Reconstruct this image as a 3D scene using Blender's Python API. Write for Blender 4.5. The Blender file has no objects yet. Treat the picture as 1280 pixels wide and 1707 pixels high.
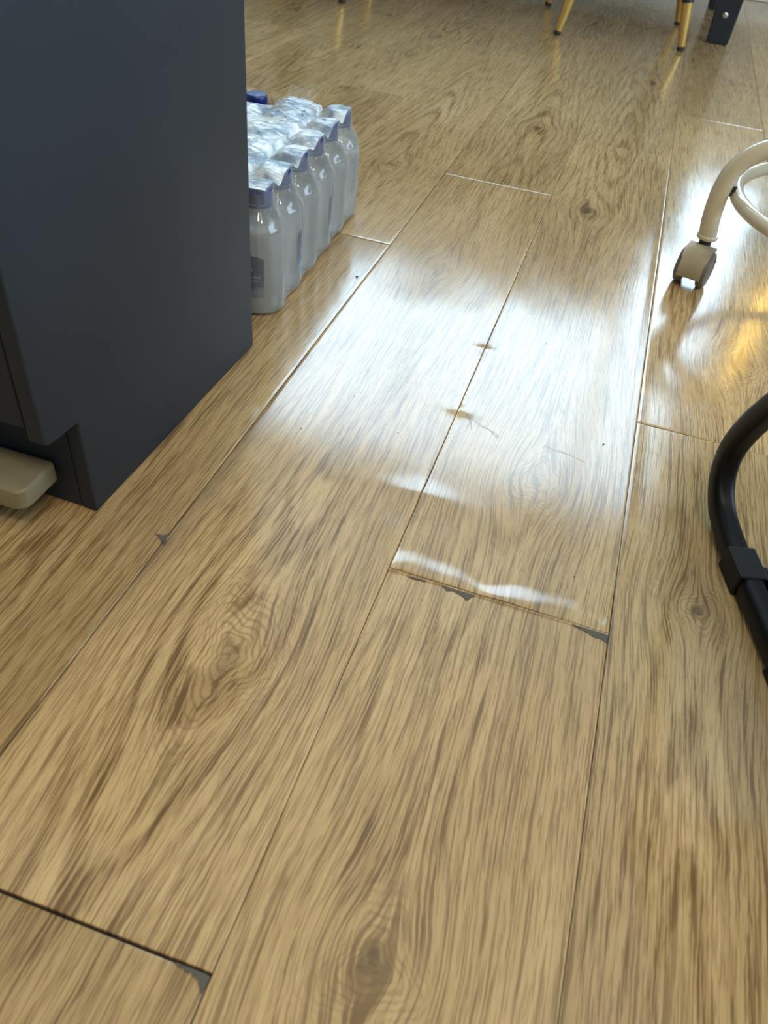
import bpy, bmesh, math, random
import numpy as np
from mathutils import Vector, Matrix

random.seed(7)
rng = np.random.RandomState(11)
S = bpy.context.scene
COL = S.collection
PI = math.pi

# ------------------------------------------------------------------ camera
H = 0.5947
cd = bpy.data.cameras.new('camera'); cam = bpy.data.objects.new('camera', cd); COL.objects.link(cam)
cam.location = (0, 0, H)
cam.rotation_euler = (math.radians(46.960), math.radians(-5.235), math.radians(17.646))
cd.sensor_fit = 'VERTICAL'; cd.sensor_height = 36.0; cd.lens = 1311.05 / 1707 * 36
cd.clip_start = 0.01
cd.dof.use_dof = True; cd.dof.focus_distance = 1.05; cd.dof.aperture_fstop = 8.0
S.camera = cam

# ------------------------------------------------------------------ sky, exposure, fill lamps
w = bpy.data.worlds.new('overcast_sky'); S.world = w; w.use_nodes = True
wb = w.node_tree.nodes['Background']
wb.inputs['Color'].default_value = (0.60, 0.80, 1.0, 1); wb.inputs['Strength'].default_value = 11.5
S.cycles.transparent_max_bounces = 32; S.cycles.max_bounces = 14; S.cycles.transmission_bounces = 14
S.view_settings.view_transform = 'Standard'; S.view_settings.look = 'None'
S.view_settings.exposure = 0.0; S.view_settings.gamma = 1.0; S.view_settings.use_curve_mapping = False

ROOM = dict(x0=-2.9, x1=3.0, y0=-2.6, y1=4.62, z=3.6)
WIN = [  # wall, a0, a1, z0, z1
    ('back', -2.35, 0.275, 1.70, 3.35),
    ('back', 0.29, 0.80, 0.84, 3.35),
    ('right', 0.2, 3.0, 0.9, 2.5),
]
def portal(loc, rot, sx, sy):
    l = bpy.data.lights.new('window_portal', 'AREA'); l.shape = 'RECTANGLE'; l.size = sx; l.size_y = sy
    o = bpy.data.objects.new('window_portal', l); COL.objects.link(o); o.location = loc; o.rotation_euler = rot
    l.cycles.is_portal = True
for (wl, a0, a1, z0, z1) in WIN:
    if wl == 'back': portal(((a0+a1)/2, ROOM['y1']+0.14, (z0+z1)/2), (-PI/2, 0, 0), a1-a0, z1-z0)
    if wl == 'right': portal((ROOM['x1']+0.14, (a0+a1)/2, (z0+z1)/2), (0, PI/2, 0), z1-z0, a1-a0)

FILL_LAMPS = [(0.5, -1.1, 38), (1.7, -0.9, 28), (1.0, 0.35, 22)]  # unseen warm fill lamps, added overhead to brighten the near floor
def fill_light(x, y, power, label):
    r = bpy.data.objects.new('ceiling_light', None); COL.objects.link(r); r.location = (x, y, ROOM['z'])
    r['label'] = label; r['category'] = 'ceiling light'
    l = bpy.data.lights.new('lamp', 'AREA'); l.shape = 'SQUARE'; l.size = 0.56; l.energy = power; l.color = (1.0, 0.87, 0.68)
    o = bpy.data.objects.new('lamp', l); COL.objects.link(o); o.parent = r; o.location = (0, 0, -0.05)
    bm = bmesh.new(); box(bm, (-.31, -.31, -.045), (.31, .31, -0.001)); obj('housing', bm, M['white'], r)

# ------------------------------------------------------------------ helpers
def link(name, me, mat, parent=None):
    o = bpy.data.objects.new(name, me); COL.objects.link(o)
    if mat is not None: me.materials.append(mat)
    if parent is not None: o.parent = parent
    return o
def obj(name, bm, mat, parent=None, smooth=False, auto=None):
    me = bpy.data.meshes.new(name); bm.normal_update(); bm.to_mesh(me); bm.free()
    if smooth:
        me.shade_smooth()
        if auto is not None: me.set_sharp_from_angle(angle=math.radians(auto))
    return link(name, me, mat, parent)
def empty(name, loc=(0, 0, 0), rz=0):
    o = bpy.data.objects.new(name, None); COL.objects.link(o); o.location = loc; o.rotation_euler = (0, 0, rz); return o
def tag(o, label, cat, group=None):
    o['label'] = label; o['category'] = cat
    if group: o['group'] = group
    return o
def struct(o): o['kind'] = 'structure'; return o
def box(bm, lo, hi, bev=0.0, seg=2):
    r = bmesh.ops.create_cube(bm, size=1.0)
    vs = r['verts']
    for v in vs:
        v.co = Vector([lo[i] + (v.co[i]+0.5)*(hi[i]-lo[i]) for i in range(3)])
    if bev > 0:
        es = list({e for v in vs for e in v.link_edges})
        bmesh.ops.bevel(bm, geom=es, offset=bev, segments=seg, profile=0.5, affect='EDGES')
def lathe(bm, prof, n=40, c=(0, 0, 0), axis=None, cap=True):
    """prof: list of (r, z)"""
    rings = []
    Mx = axis if axis is not None else Matrix.Identity(3)
    for (r, z) in prof:
        ring = []
        for i in range(n):
            a = 2*PI*i/n
            p = Mx @ Vector((r*math.cos(a), r*math.sin(a), z)) + Vector(c)
            ring.append(bm.verts.new(p))
        rings.append(ring)
    for a, b in zip(rings, rings[1:]):
        for i in range(n):
            bm.faces.new((a[i], a[(i+1) % n], b[(i+1) % n], b[i]))
    if cap:
        bm.faces.new(rings[0][::-1]); bm.faces.new(rings[-1])
def smooth_path(pts, n=8, closed=False):
    P = [Vector(p) for p in pts]; out = []
    m = len(P)
    rngi = range(m if closed else m-1)
    for i in rngi:
        if closed: p0, p1, p2, p3 = P[(i-1) % m], P[i], P[(i+1) % m], P[(i+2) % m]
        else: p0, p1, p2, p3 = P[max(i-1, 0)], P[i], P[i+1], P[min(i+2, m-1)]
        for k in range(n):
            t = k/n
            out.append(0.5*((2*p1) + (-p0+p2)*t + (2*p0-5*p1+4*p2-p3)*t*t + (-p0+3*p1-3*p2+p3)*t**3))
    if not closed: out.append(P[-1])
    return out
def sweep(bm, path, section, closed=False, up=Vector((0, 0, 1)), taper=None, cap=True):
    """section: list of (side, up) offsets; frame keeps 'side' = tangent x up-plane normal"""
    rings = []; m = len(path); side = None
    for i, p in enumerate(path):
        a = path[(i-1) % m] if (closed or i > 0) else path[i]
        b = path[(i+1) % m] if (closed or i < m-1) else path[i]
        t = (b-a).normalized()
        if side is None:
            side = t.cross(up)
            if side.length < 1e-4: side = t.cross(Vector((1, 0, 0)))
            side.normalize()
        else:
            side = (side - t*side.dot(t)).normalized()
        u = side.cross(t).normalized()
        s = taper(i/(m-1)) if taper else 1.0
        rings.append([bm.verts.new(p + side*sx*s + u*sy*s) for (sx, sy) in section])
    k = len(section)
    prs = list(zip(rings, rings[1:])) + ([(rings[-1], rings[0])] if closed else [])
    for a, b in prs:
        for i in range(k):
            bm.faces.new((a[i], a[(i+1) % k], b[(i+1) % k], b[i]))
    if not closed and cap:
        bm.faces.new(rings[0][::-1]); bm.faces.new(rings[-1])
    bmesh.ops.recalc_face_normals(bm, faces=bm.faces[:])
def circ(r, n=20): return [(r*math.cos(2*PI*i/n), r*math.sin(2*PI*i/n)) for i in range(n)]
def rrect(wd, ht, r, n=4):
    out = []
    for (cx, cy, a0) in ((wd/2-r, ht/2-r, 0), (-wd/2+r, ht/2-r, 90), (-wd/2+r, -ht/2+r, 180), (wd/2-r, -ht/2+r, 270)):
        for i in range(n+1):
            a = math.radians(a0+90*i/n); out.append((cx+r*math.cos(a), cy+r*math.sin(a)))
    return out
def copy_tree(o, parent=None):
    c = o.copy(); COL.objects.link(c); c.parent = parent
    for ch in list(o.children): copy_tree(ch, c)
    return c

# ------------------------------------------------------------------ node helpers / materials
M = {}
def mat(name):
    m = bpy.data.materials.new(name); m.use_nodes = True; nt = m.node_tree
    return m, nt, nt.nodes['Principled BSDF']
def simple(name, col, rough=0.5, metal=0.0, noise=0.0, nscale=40, bump=0.0, coat=0.0, spec=0.5):
    m, nt, b = mat(name)
    b.inputs['Base Color'].default_value = (*col, 1); b.inputs['Roughness'].default_value = rough
    b.inputs['Metallic'].default_value = metal; b.inputs['Coat Weight'].default_value = coat
    b.inputs['Specular IOR Level'].default_value = spec
    if noise or bump:
        tc = nt.nodes.new('ShaderNodeTexCoord')
        n = nt.nodes.new('ShaderNodeTexNoise'); n.inputs['Scale'].default_value = nscale; n.inputs['Detail'].default_value = 5
        nt.links.new(tc.outputs['Object'], n.inputs['Vector'])
        if noise:
            mx = nt.nodes.new('ShaderNodeMixRGB'); mx.inputs[1].default_value = (*[c*(1-noise) for c in col], 1)
            mx.inputs[2].default_value = (*[min(1, c*(1+noise)) for c in col], 1)
            nt.links.new(n.outputs['Fac'], mx.inputs[0]); nt.links.new(mx.outputs[0], b.inputs['Base Color'])
        if bump:
            bp = nt.nodes.new('ShaderNodeBump'); bp.inputs['Strength'].default_value = bump; bp.inputs['Distance'].default_value = 0.001
            nt.links.new(n.outputs['Fac'], bp.inputs['Height']); nt.links.new(bp.outputs[0], b.inputs['Normal'])
    M[name] = m; return m
simple('white', (.78, .78, .76), .5)
simple('wall_paint', (.42, .39, .34), .7, noise=.05, nscale=3)
simple('ceiling_paint', (.72, .69, .62), .8)
simple('cabinet_navy', (.017, .024, .034), .5, noise=.12, nscale=9, bump=.05, spec=.3)
simple('subfloor', (.015, .012, .010), .9)
simple('plank_core', (.085, .076, .062), .8, noise=.3, nscale=900, bump=.3)
simple('caster_cream', (.62, .55, .40), .42, noise=.05, nscale=30)
simple('cream_plastic', (.20, .17, .10), .42, noise=.06, nscale=30)
simple('cream_paint', (.60, .54, .40), .22, noise=.05, nscale=25, coat=.5)
simple('wheel_grey', (.16, .15, .12), .45, noise=.15)
simple('axle_dark', (.02, .02, .02), .5)
simple('black_paint', (.003, .003, .0035), .40, noise=.2, nscale=60, bump=.05, spec=.2)
simple('black_plastic', (.0035, .0035, .0035), .5, noise=.3, nscale=120, bump=.2, spec=.25)
simple('gold', (.62, .40, .12), .38, metal=.65, noise=.12, nscale=60)
simple('brown_rubber', (.035, .020, .012), .6)
simple('dark_navy_metal', (.012, .017, .028), .38, noise=.15, nscale=50, spec=.5)
simple('steel', (.55, .55, .55), .3, metal=1)
simple('chair_fabric', (.03, .035, .05), .85, noise=.2, nscale=200, bump=.3)
simple('table_top', (.05, .045, .04), .4)
simple('cap_blue', (.003, .020, .15), .35, noise=.1, nscale=60)
simple('crumb', (.01, .008, .006), .9)
simple('scratch', (.13, .11, .10), .7)

def oak():
    m, nt, b = mat('oak'); L = nt.links.new; N = nt.nodes.new
    def attr(n): a = N('ShaderNodeAttribute'); a.attribute_name = n; return a.outputs['Fac']
    def math_(op, a, bb=None, c=None):
        n = N('ShaderNodeMath'); n.operation = op
        for i, v in enumerate((a, bb, c)):
            if v is None: continue
            if isinstance(v, (int, float)): n.inputs[i].default_value = v
            else: L(v, n.inputs[i])
        return n.outputs[0]
    def comb(x, y, z):
        n = N('ShaderNodeCombineXYZ')
        for i, v in enumerate((x, y, z)):
            if isinstance(v, (int, float)): n.inputs[i].default_value = v
            else: L(v, n.inputs[i])
        return n.outputs[0]
    def noise(vec, scale=1, detail=2, rough=.5, dist=0):
        n = N('ShaderNodeTexNoise'); n.inputs['Scale'].default_value = scale; n.inputs['Detail'].default_value = detail
        n.inputs['Roughness'].default_value = rough; n.inputs['Distortion'].default_value = dist; L(vec, n.inputs['Vector']); return n.outputs['Fac']
    def ramp(f, stops):
        n = N('ShaderNodeValToRGB'); e = n.color_ramp.elements
        while len(e) < len(stops): e.new(.5)
        for i, (p, c) in enumerate(stops): e[i].position = p; e[i].color = (*c, 1) if len(c) == 3 else c
        L(f, n.inputs[0]); return n.outputs[0]
    def g(v): return (v, v, v)
    def mix(f, a, bb, typ='MIX'):
        n = N('ShaderNodeMixRGB'); n.blend_type = typ
        for i, v in enumerate((f, a, bb)):
            if isinstance(v, (int, float)): n.inputs[i].default_value = v
            elif isinstance(v, tuple): n.inputs[i].default_value = (*v, 1)
            else: L(v, n.inputs[i])
        return n.outputs[0]
    X, Y, F, K, T, Sd, Kr = attr('wx'), attr('wy'), attr('ring'), attr('knot'), attr('tone'), attr('seed'), attr('kring')
    # slight wobble of the grain lines
    wob = noise(comb(math_('MULTIPLY', X, 14), math_('MULTIPLY', Y, 5), Sd), 1, 3)
    Xw = math_('ADD', X, math_('MULTIPLY', math_('SUBTRACT', wob, .5), .009))
    jit = noise(comb(math_('MULTIPLY', X, 140), math_('MULTIPLY', Y, 60), Sd), 1, 2)
    Xj = math_('ADD', Xw, math_('MULTIPLY', math_('SUBTRACT', jit, .5), .0014))
    # pores: long thin dark streaks
    p1 = noise(comb(math_('MULTIPLY', Xj, 620), math_('MULTIPLY', Y, 10), Sd), 1, 2, .55)
    p2 = noise(comb(math_('MULTIPLY', Xj, 1100), math_('MULTIPLY', Y, 40), math_('ADD', Sd, 7)), 1, 2, .5)
    s1 = ramp(p1, [(.36, g(1)), (.43, g(.75)), (.50, g(0))])
    s2 = ramp(p2, [(.36, g(1)), (.47, g(0))])
    band = noise(comb(math_('MULTIPLY', Xw, 42), math_('MULTIPLY', Y, 2.2), Sd), 1, 3, .55)
    bandd = ramp(band, [(.38, g(1)), (.62, g(0))])
    # growth rings (cathedral arches)
    Fw = math_('ADD', F, math_('MULTIPLY', math_('SUBTRACT', jit, .5), .30))
    Fw = math_('ADD', Fw, math_('MULTIPLY', math_('SUBTRACT', wob, .5), 1.6))
    rs = math_('SINE', math_('MULTIPLY', Fw, 6.283))
    ringd = ramp(math_('MULTIPLY_ADD', rs, .5, .5), [(.50, g(0)), (.95, g(1))])
    amp = attr('ringamp')
    # ring lines round the knots
    krs = math_('SINE', math_('MULTIPLY', math_('ADD', Kr, math_('ADD', math_('MULTIPLY', math_('SUBTRACT', wob, .5), 3.0), math_('MULTIPLY', math_('SUBTRACT', jit, .5), 2.2))), 6.283))
    kd = math_('MULTIPLY', ramp(math_('MULTIPLY_ADD', krs, .5, .5), [(.5, g(0)), (1., g(1))]), attr('kamp'))
    light = (.475, .315, .140); dark = (.150, .088, .036); mid = (.315, .200, .086)
    big = noise(comb(math_('MULTIPLY', X, 9), math_('MULTIPLY', Y, 1.6), math_('ADD', Sd, 3)), 1, 3)
    c0 = mix(ramp(big, [(.35, g(0)), (.68, g(1))]), (.560, .392, .190), (.455, .308, .142))
    c1 = mix(math_('MULTIPLY', bandd, .30), c0, mid)
    c2 = mix(math_('MULTIPLY', math_('MULTIPLY', ringd, amp), .66), c1, mid)
    dens = math_('ADD', math_('MULTIPLY', math_('MULTIPLY', ringd, amp), .42), math_('ADD', .56, math_('MULTIPLY', bandd, .18)))
    c3 = mix(math_('MULTIPLY', s1, dens), c2, dark)
    c4 = mix(math_('MULTIPLY', s2, math_('MULTIPLY', dens, .75)), c3, dark)
    c5 = mix(math_('MULTIPLY', kd, .50), c4, dark)
    kn = noise(comb(math_('MULTIPLY', X, 160), math_('MULTIPLY', Y, 90), Sd), 1, 4, .6)
    km = math_('MULTIPLY', K, ramp(kn, [(.30, g(.35)), (.60, g(1))]))
    c6 = mix(km, c5, (.075, .048, .026))
    c7 = mix(attr('stain'), c6, (.16, .115, .075))
    c8 = mix(1.0, c7, comb(math_('MULTIPLY_ADD', T, 1, 1), math_('MULTIPLY_ADD', T, 1, 1), math_('MULTIPLY_ADD', T, 1.15, 1)), 'MULTIPLY')
    L(c8, b.inputs['Base Color'])
    geo = N('ShaderNodeNewGeometry')
    def vmul(v, sx):
        n = N('ShaderNodeVectorMath'); n.operation = 'MULTIPLY'; L(v, n.inputs[0]); n.inputs[1].default_value = sx; return n.outputs[0]
    gr = noise(vmul(geo.outputs['Position'], (900, 900, 900)), 1, 2)
    sc = noise(vmul(geo.outputs['Position'], (30, 18, 1)), 1, 4)
    L(math_('ADD', math_('MULTIPLY', sc, .07), math_('MULTIPLY_ADD', s1, .02, ROUGH)), b.inputs['Roughness'])
    b.inputs['Specular IOR Level'].default_value = .62
    bh = math_('ADD', math_('MULTIPLY', s1, -.22), math_('MULTIPLY', gr, .28))
    bp = N('ShaderNodeBump'); bp.inputs['Strength'].default_value = .22; bp.inputs['Distance'].default_value = .0004
    L(bh, bp.inputs['Height']); L(bp.outputs[0], b.inputs['Normal'])
    M['oak'] = m
ROUGH = .085
oak()

def glassy():
    # window glass: thin sheet, lets light straight through
    m, nt, b = mat('window_glass'); nt.nodes.remove(b); L = nt.links.new; N = nt.nodes.new
    t = N('ShaderNodeBsdfTransparent'); t.inputs[0].default_value = (.96, .98, .98, 1)
    gl = N('ShaderNodeBsdfGlossy'); gl.inputs['Roughness'].default_value = .02
    mx = N('ShaderNodeMixShader'); mx.inputs[0].default_value = .06; L(t.outputs[0], mx.inputs[1]); L(gl.outputs[0], mx.inputs[2])
    L(mx.outputs[0], nt.nodes['Material Output'].inputs[0]); M['window_glass'] = m
    # bottle shell: thin clear plastic
    m, nt, b = mat('clear_bottle'); nt.nodes.remove(b); L = nt.links.new; N = nt.nodes.new
    t = N('ShaderNodeBsdfTransparent'); t.inputs[0].default_value = (.985, .99, .985, 1)
    gl = N('ShaderNodeBsdfGlossy'); gl.inputs['Roughness'].default_value = .06
    lw = N('ShaderNodeLayerWeight'); lw.inputs['Blend'].default_value = .35
    mm = N('ShaderNodeMath'); mm.operation = 'MULTIPLY_ADD'; mm.inputs[1].default_value = .6; mm.inputs[2].default_value = .04
    L(lw.outputs['Fresnel'], mm.inputs[0])
    mx = N('ShaderNodeMixShader'); L(mm.outputs[0], mx.inputs[0]); L(t.outputs[0], mx.inputs[1]); L(gl.outputs[0], mx.inputs[2])
    L(mx.outputs[0], nt.nodes['Material Output'].inputs[0]); M['clear_bottle'] = m
    # water
    m, nt, b = mat('water')
    b.inputs['Base Color'].default_value = (.99, 1, .985, 1); b.inputs['Transmission Weight'].default_value = 1
    b.inputs['IOR'].default_value = 1.25; b.inputs['Roughness'].default_value = .12; M['water'] = m
    tr = nt.nodes.new('ShaderNodeBsdfTranslucent'); tr.inputs[0].default_value = (.97, .98, .93, 1)
    mxw = nt.nodes.new('ShaderNodeMixShader'); mxw.inputs[0].default_value = .40
    nt.links.new(b.outputs[0], mxw.inputs[1]); df = nt.nodes.new('ShaderNodeBsdfDiffuse'); df.inputs[0].default_value = (.93, .93, .88, 1)
    ms = nt.nodes.new('ShaderNodeMixShader'); ms.inputs[0].default_value = .45
    nt.links.new(tr.outputs[0], ms.inputs[1]); nt.links.new(df.outputs[0], ms.inputs[2]); nt.links.new(ms.outputs[0], mxw.inputs[2]); nt.links.new(mxw.outputs[0], nt.nodes['Material Output'].inputs[0])
    # shrink film
    for nm, printed in (('shrink_film', False), ('printed_film', True)):
        m, nt, b = mat(nm); L = nt.links.new; N = nt.nodes.new
        b.inputs['Base Color'].default_value = (.80, .83, .85, 1); b.inputs['Roughness'].default_value = .13
        b.inputs['Specular IOR Level'].default_value = .9
        tc = N('ShaderNodeTexCoord')
        n1 = N('ShaderNodeTexNoise'); n1.inputs['Scale'].default_value = 38; n1.inputs['Detail'].default_value = 4; n1.inputs['Distortion'].default_value = 1.2
        mp = N('ShaderNodeMapping'); mp.inputs['Scale'].default_value = (1, .45, .35) if not printed else (.5, 1.3, 1)
        L(tc.outputs['Object'], mp.inputs[0]); L(mp.outputs[0], n1.inputs['Vector'])
        bp = N('ShaderNodeBump'); bp.inputs['Strength'].default_value = .9 if printed else .8; bp.inputs['Distance'].default_value = .006
        L(n1.outputs['Fac'], bp.inputs['Height']); L(bp.outputs[0], b.inputs['Normal'])
        t = N('ShaderNodeBsdfTransparent')
        lw = N('ShaderNodeLayerWeight'); lw.inputs['Blend'].default_value = .30; L(bp.outputs[0], lw.inputs['Normal'])
        mm = N('ShaderNodeMath'); mm.operation = 'MULTIPLY_ADD'; mm.inputs[1].default_value = .55; mm.inputs[2].default_value = .12 if not printed else .38
        mm.use_clamp = True
        L(lw.outputs['Fresnel'], mm.inputs[0]); fac = mm.outputs[0]
        if printed:
            n2 = N('ShaderNodeTexNoise'); n2.inputs['Scale'].default_value = 26; n2.inputs['Detail'].default_value = 5
            L(tc.outputs['Object'], n2.inputs['Vector'])
            r = N('ShaderNodeValToRGB'); r.color_ramp.elements[0].position = .42; r.color_ramp.elements[1].position = .60
            L(n2.outputs['Fac'], r.inputs[0])
            mc = N('ShaderNodeMixRGB'); mc.inputs[1].default_value = (.50, .66, .80, 1); mc.inputs[2].default_value = (.80, .88, .92, 1)
            L(r.outputs[0], mc.inputs[0])
            # small dark print marks
            n3 = N('ShaderNodeTexVoronoi'); n3.inputs['Scale'].default_value = 190; L(mp.outputs[0], n3.inputs['Vector'])
            r3 = N('ShaderNodeMath'); r3.operation = 'LESS_THAN'; r3.inputs[1].default_value = .28; L(n3.outputs['Distance'], r3.inputs[0])
            at = N('ShaderNodeAttribute'); at.attribute_name = 'print'
            pm = N('ShaderNodeMath'); pm.operation = 'MULTIPLY'; L(r3.outputs[0], pm.inputs[0]); L(at.outputs['Fac'], pm.inputs[1])
            md = N('ShaderNodeMixRGB'); L(pm.outputs[0], md.inputs[0]); L(mc.outputs[0], md.inputs[1]); md.inputs[2].default_value = (.02, .03, .05, 1)
            L(md.outputs[0], b.inputs['Base Color'])
            ad = N('ShaderNodeMath'); ad.operation = 'ADD'; ad.use_clamp = True
            ml = N('ShaderNodeMath'); ml.operation = 'MULTIPLY'; ml.inputs[1].default_value = .40; L(r.outputs[0], ml.inputs[0])
            L(fac, ad.inputs[0]); L(ml.outputs[0], ad.inputs[1])
            ad2 = N('ShaderNodeMath'); ad2.operation = 'MAXIMUM'; L(ad.outputs[0], ad2.inputs[0]); L(pm.outputs[0], ad2.inputs[1]); fac = ad2.outputs[0]
        mx = N('ShaderNodeMixShader'); L(fac, mx.inputs[0]); L(t.outputs[0], mx.inputs[1]); L(b.outputs[0], mx.inputs[2])
        L(mx.outputs[0], nt.nodes['Material Output'].inputs[0]); M[nm] = m
    # bottle label: blue, darker at the top, pale mountain towards the bottom
    m, nt, b = mat('label_print'); L = nt.links.new; N = nt.nodes.new
    uv = N('ShaderNodeUVMap'); uv.uv_map = 'UVMap'
    sp = N('ShaderNodeSeparateXYZ'); L(uv.outputs[0], sp.inputs[0])
    nz = N('ShaderNodeTexNoise'); nz.inputs['Scale'].default_value = 5; L(uv.outputs[0], nz.inputs['Vector'])
    ad = N('ShaderNodeMath'); ad.operation = 'MULTIPLY_ADD'; ad.inputs[1].default_value = .25; L(nz.outputs['Fac'], ad.inputs[0]); L(sp.outputs[1], ad.inputs[2])
    r = N('ShaderNodeValToRGB'); e = r.color_ramp.elements
    st = [(.10, (.18, .24, .30)), (.30, (.16, .24, .34)), (.40, (.03, .09, .20)), (.62, (.012, .045, .15)), (.9, (.008, .02, .08))]
    while len(e) < len(st): e.new(.5)
    for i, (p, c) in enumerate(st): e[i].position = p; e[i].color = (*c, 1)
    L(ad.outputs[0], r.inputs[0]); L(r.outputs[0], b.inputs['Base Color']); b.inputs['Roughness'].default_value = .4; M['label_print'] = m
    simple('label_white', (.62, .66, .68), .5)
    m, nt, b = mat('warm_tube'); b.inputs['Base Color'].default_value = (1, .7, .2, 1)
    b.inputs['Emission Color'].default_value = (1, .62, .12, 1); b.inputs['Emission Strength'].default_value = 50; M['warm_tube'] = m
glassy()

# ------------------------------------------------------------------ room shell
def wall_with_holes(name, axis, pos, thick, a0, a1, z1, holes):
    """wall slab in axis plane, rectangular openings cut out (holes do not overlap in a)"""
    bm = bmesh.new()
    def seg(u0, u1, w0, w1):
        if u1-u0 < 1e-4 or w1-w0 < 1e-4: return
        if axis == 'y': box(bm, (u0, min(pos, pos+thick), w0), (u1, max(pos, pos+thick), w1))
        else: box(bm, (min(pos, pos+thick), u0, w0), (max(pos, pos+thick), u1, w1))
    cur = a0
    for (h0, h1, b0, b1) in sorted(holes):
        seg(cur, h0, 0, z1); seg(h0, h1, 0, b0); seg(h0, h1, b1, z1); cur = h1
    seg(cur, a1, 0, z1)
    return struct(obj(name, bm, M['wall_paint']))
R = ROOM
wall_with_holes('wall_back', 'y', R['y1'], .2, R['x0'], R['x1'], R['z'], [(a, b, c, d) for (wl, a, b, c, d) in WIN if wl == 'back'])
wall_with_holes('wall_right', 'x', R['x1'], .2, R['y0'], R['y1'], R['z'], [(a, b, c, d) for (wl, a, b, c, d) in WIN if wl == 'right'])
wall_with_holes('wall_left', 'x', R['x0'], -.2, R['y0'], R['y1'], R['z'], [])
wall_with_holes('wall_front', 'y', R['y0'], -.2, R['x0'], R['x1'], R['z'], [])
bm = bmesh.new(); box(bm, (R['x0']-.2, R['y0']-.2, R['z']), (R['x1']+.2, R['y1']+.2, R['z']+.2)); struct(obj('ceiling', bm, M['ceiling_paint']))
bm = bmesh.new(); box(bm, (R['x0'], R['y1']-.016, .001), (R['x1'], R['y1'], .09), .004); struct(obj('baseboard_back', bm, M['white']))
bm = bmesh.new(); box(bm, (R['x1']-.016, R['y0'], .001), (R['x1'], R['y1']-.017, .09), .004); struct(obj('baseboard_right', bm, M['white']))
bm = bmesh.new(); box(bm, (R['x0'], R['y0'], .001), (R['x0']+.016, R['y1']-.017, .09), .004); struct(obj('baseboard_left', bm, M['white']))
for i, (wl, a0, a1, z0, z1) in enumerate(WIN):
    r = struct(empty('window_%d' % (i+1)))
    def bx(b, u0, u1, w0, w1, d0, d1, bev=.003):
        if wl == 'back': box(b, (u0, R['y1']+d0, w0), (u1, R['y1']+d1, w1), bev)
        else: box(b, (R['x1']+d0, u0, w0), (R['x1']+d1, u1, w1), bev)
    t = .022
    bm = bmesh.new()
    bx(bm, a0, a0+t, z0, z1, .06, .12); bx(bm, a1-t, a1, z0, z1, .06, .12); bx(bm, a0+t, a1-t, z0, z0+t, .06, .12); bx(bm, a0+t, a1-t, z1-t, z1, .06, .12)
    obj('frame', bm, M['white'], r)
    n = max(1, round((a1-a0)/1.2)); 
    for k in range(1, n):
        u = a0+(a1-a0)*k/n; bm = bmesh.new(); bx(bm, u-.012, u+.012, z0+t, z1-t, .065, .115); obj('mullion', bm, M['white'], r)
    for k in range(n):
        u0 = a0+(a1-a0)*k/n; u1 = a0+(a1-a0)*(k+1)/n
        bm = bmesh.new(); bx(bm, u0+.0125, u1-.0125, z0+t, z1-t, .088, .092, 0); obj('pane', bm, M['window_glass'], r)
    bm = bmesh.new(); bx(bm, a0, a1, z0-.03, z0, -.05, .2, .004); obj('sill', bm, M['white'], r)

# ------------------------------------------------------------------ floor: every plank a part
bm = bmesh.new(); box(bm, (R['x0']-.19, R['y0']-.19, -.12), (R['x1']+.19, R['y1']+.19, -.0052))
floor = struct(obj('floor', bm, M['subfloor']))
X0, PW, PL = .1172, .2286, 1.524
JOINT = {-1: (.927, -.597), 0: (.546, -.978), 1: (.147, .147), 2: (1.285, 1.285), -2: (.15, .15), 3: (.62, .62), 4: (1.98, 1.98), 5: (1.10, 1.10), 6: (.35, .35), 7: (1.6, 1.6)}
# knots: x, y, radius, elongation, darkness of the eye, ring strength
KNOTS = [(-.215, .384, .024, 2.0, .55, 1.0), (-.012, .190, .019, 1.3, .95, .8), (.203, .613, .015, 1.2, 1.0, .9), (.011, .752, .022, 1.8, .25, .8),
         (-.214, 2.10, .022, 1.5, .8, 1.0), (-.031, 1.63, .020, 1.5, .9, 1.0), (.262, 1.150, .024, 1.6, .45, 1.0), (.274, 2.92, .02, 1.5, .9, 1.0),
         (-.455, 1.66, .022, 1.6, .6, 1.0), (-.733, 2.12, .018, 1.4, .9, .8), (-.240, 1.24, .018, 1.6, .35, .7), (.03, 2.75, .02, 1.5, .8, .9), (-.12, 3.35, .02, 1.5, .8, .9)]
TENTS = [(-.113, 1.012, .0015, .013, .020), (-.108, .852, .0016, .011, .022), (-.112, .672, .0019, .015, .026)]
def warp_height(x, y):
    """how the old planks have lifted and buckled"""
    h = np.zeros_like(x)
    for (tx, ty, a, sy, sx) in TENTS:
        h += a*np.exp(-((y-ty)/sy)**2-(np.abs(x-tx)/sx)**1.3)
    h += .0007*np.exp(-((x+.111)/.030)**2)*np.clip((y-.55)/.1, 0, 1)*np.clip((1.7-y)/.4, 0, 1)*(0.7+.3*np.sin(y*23))
    return h
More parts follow.
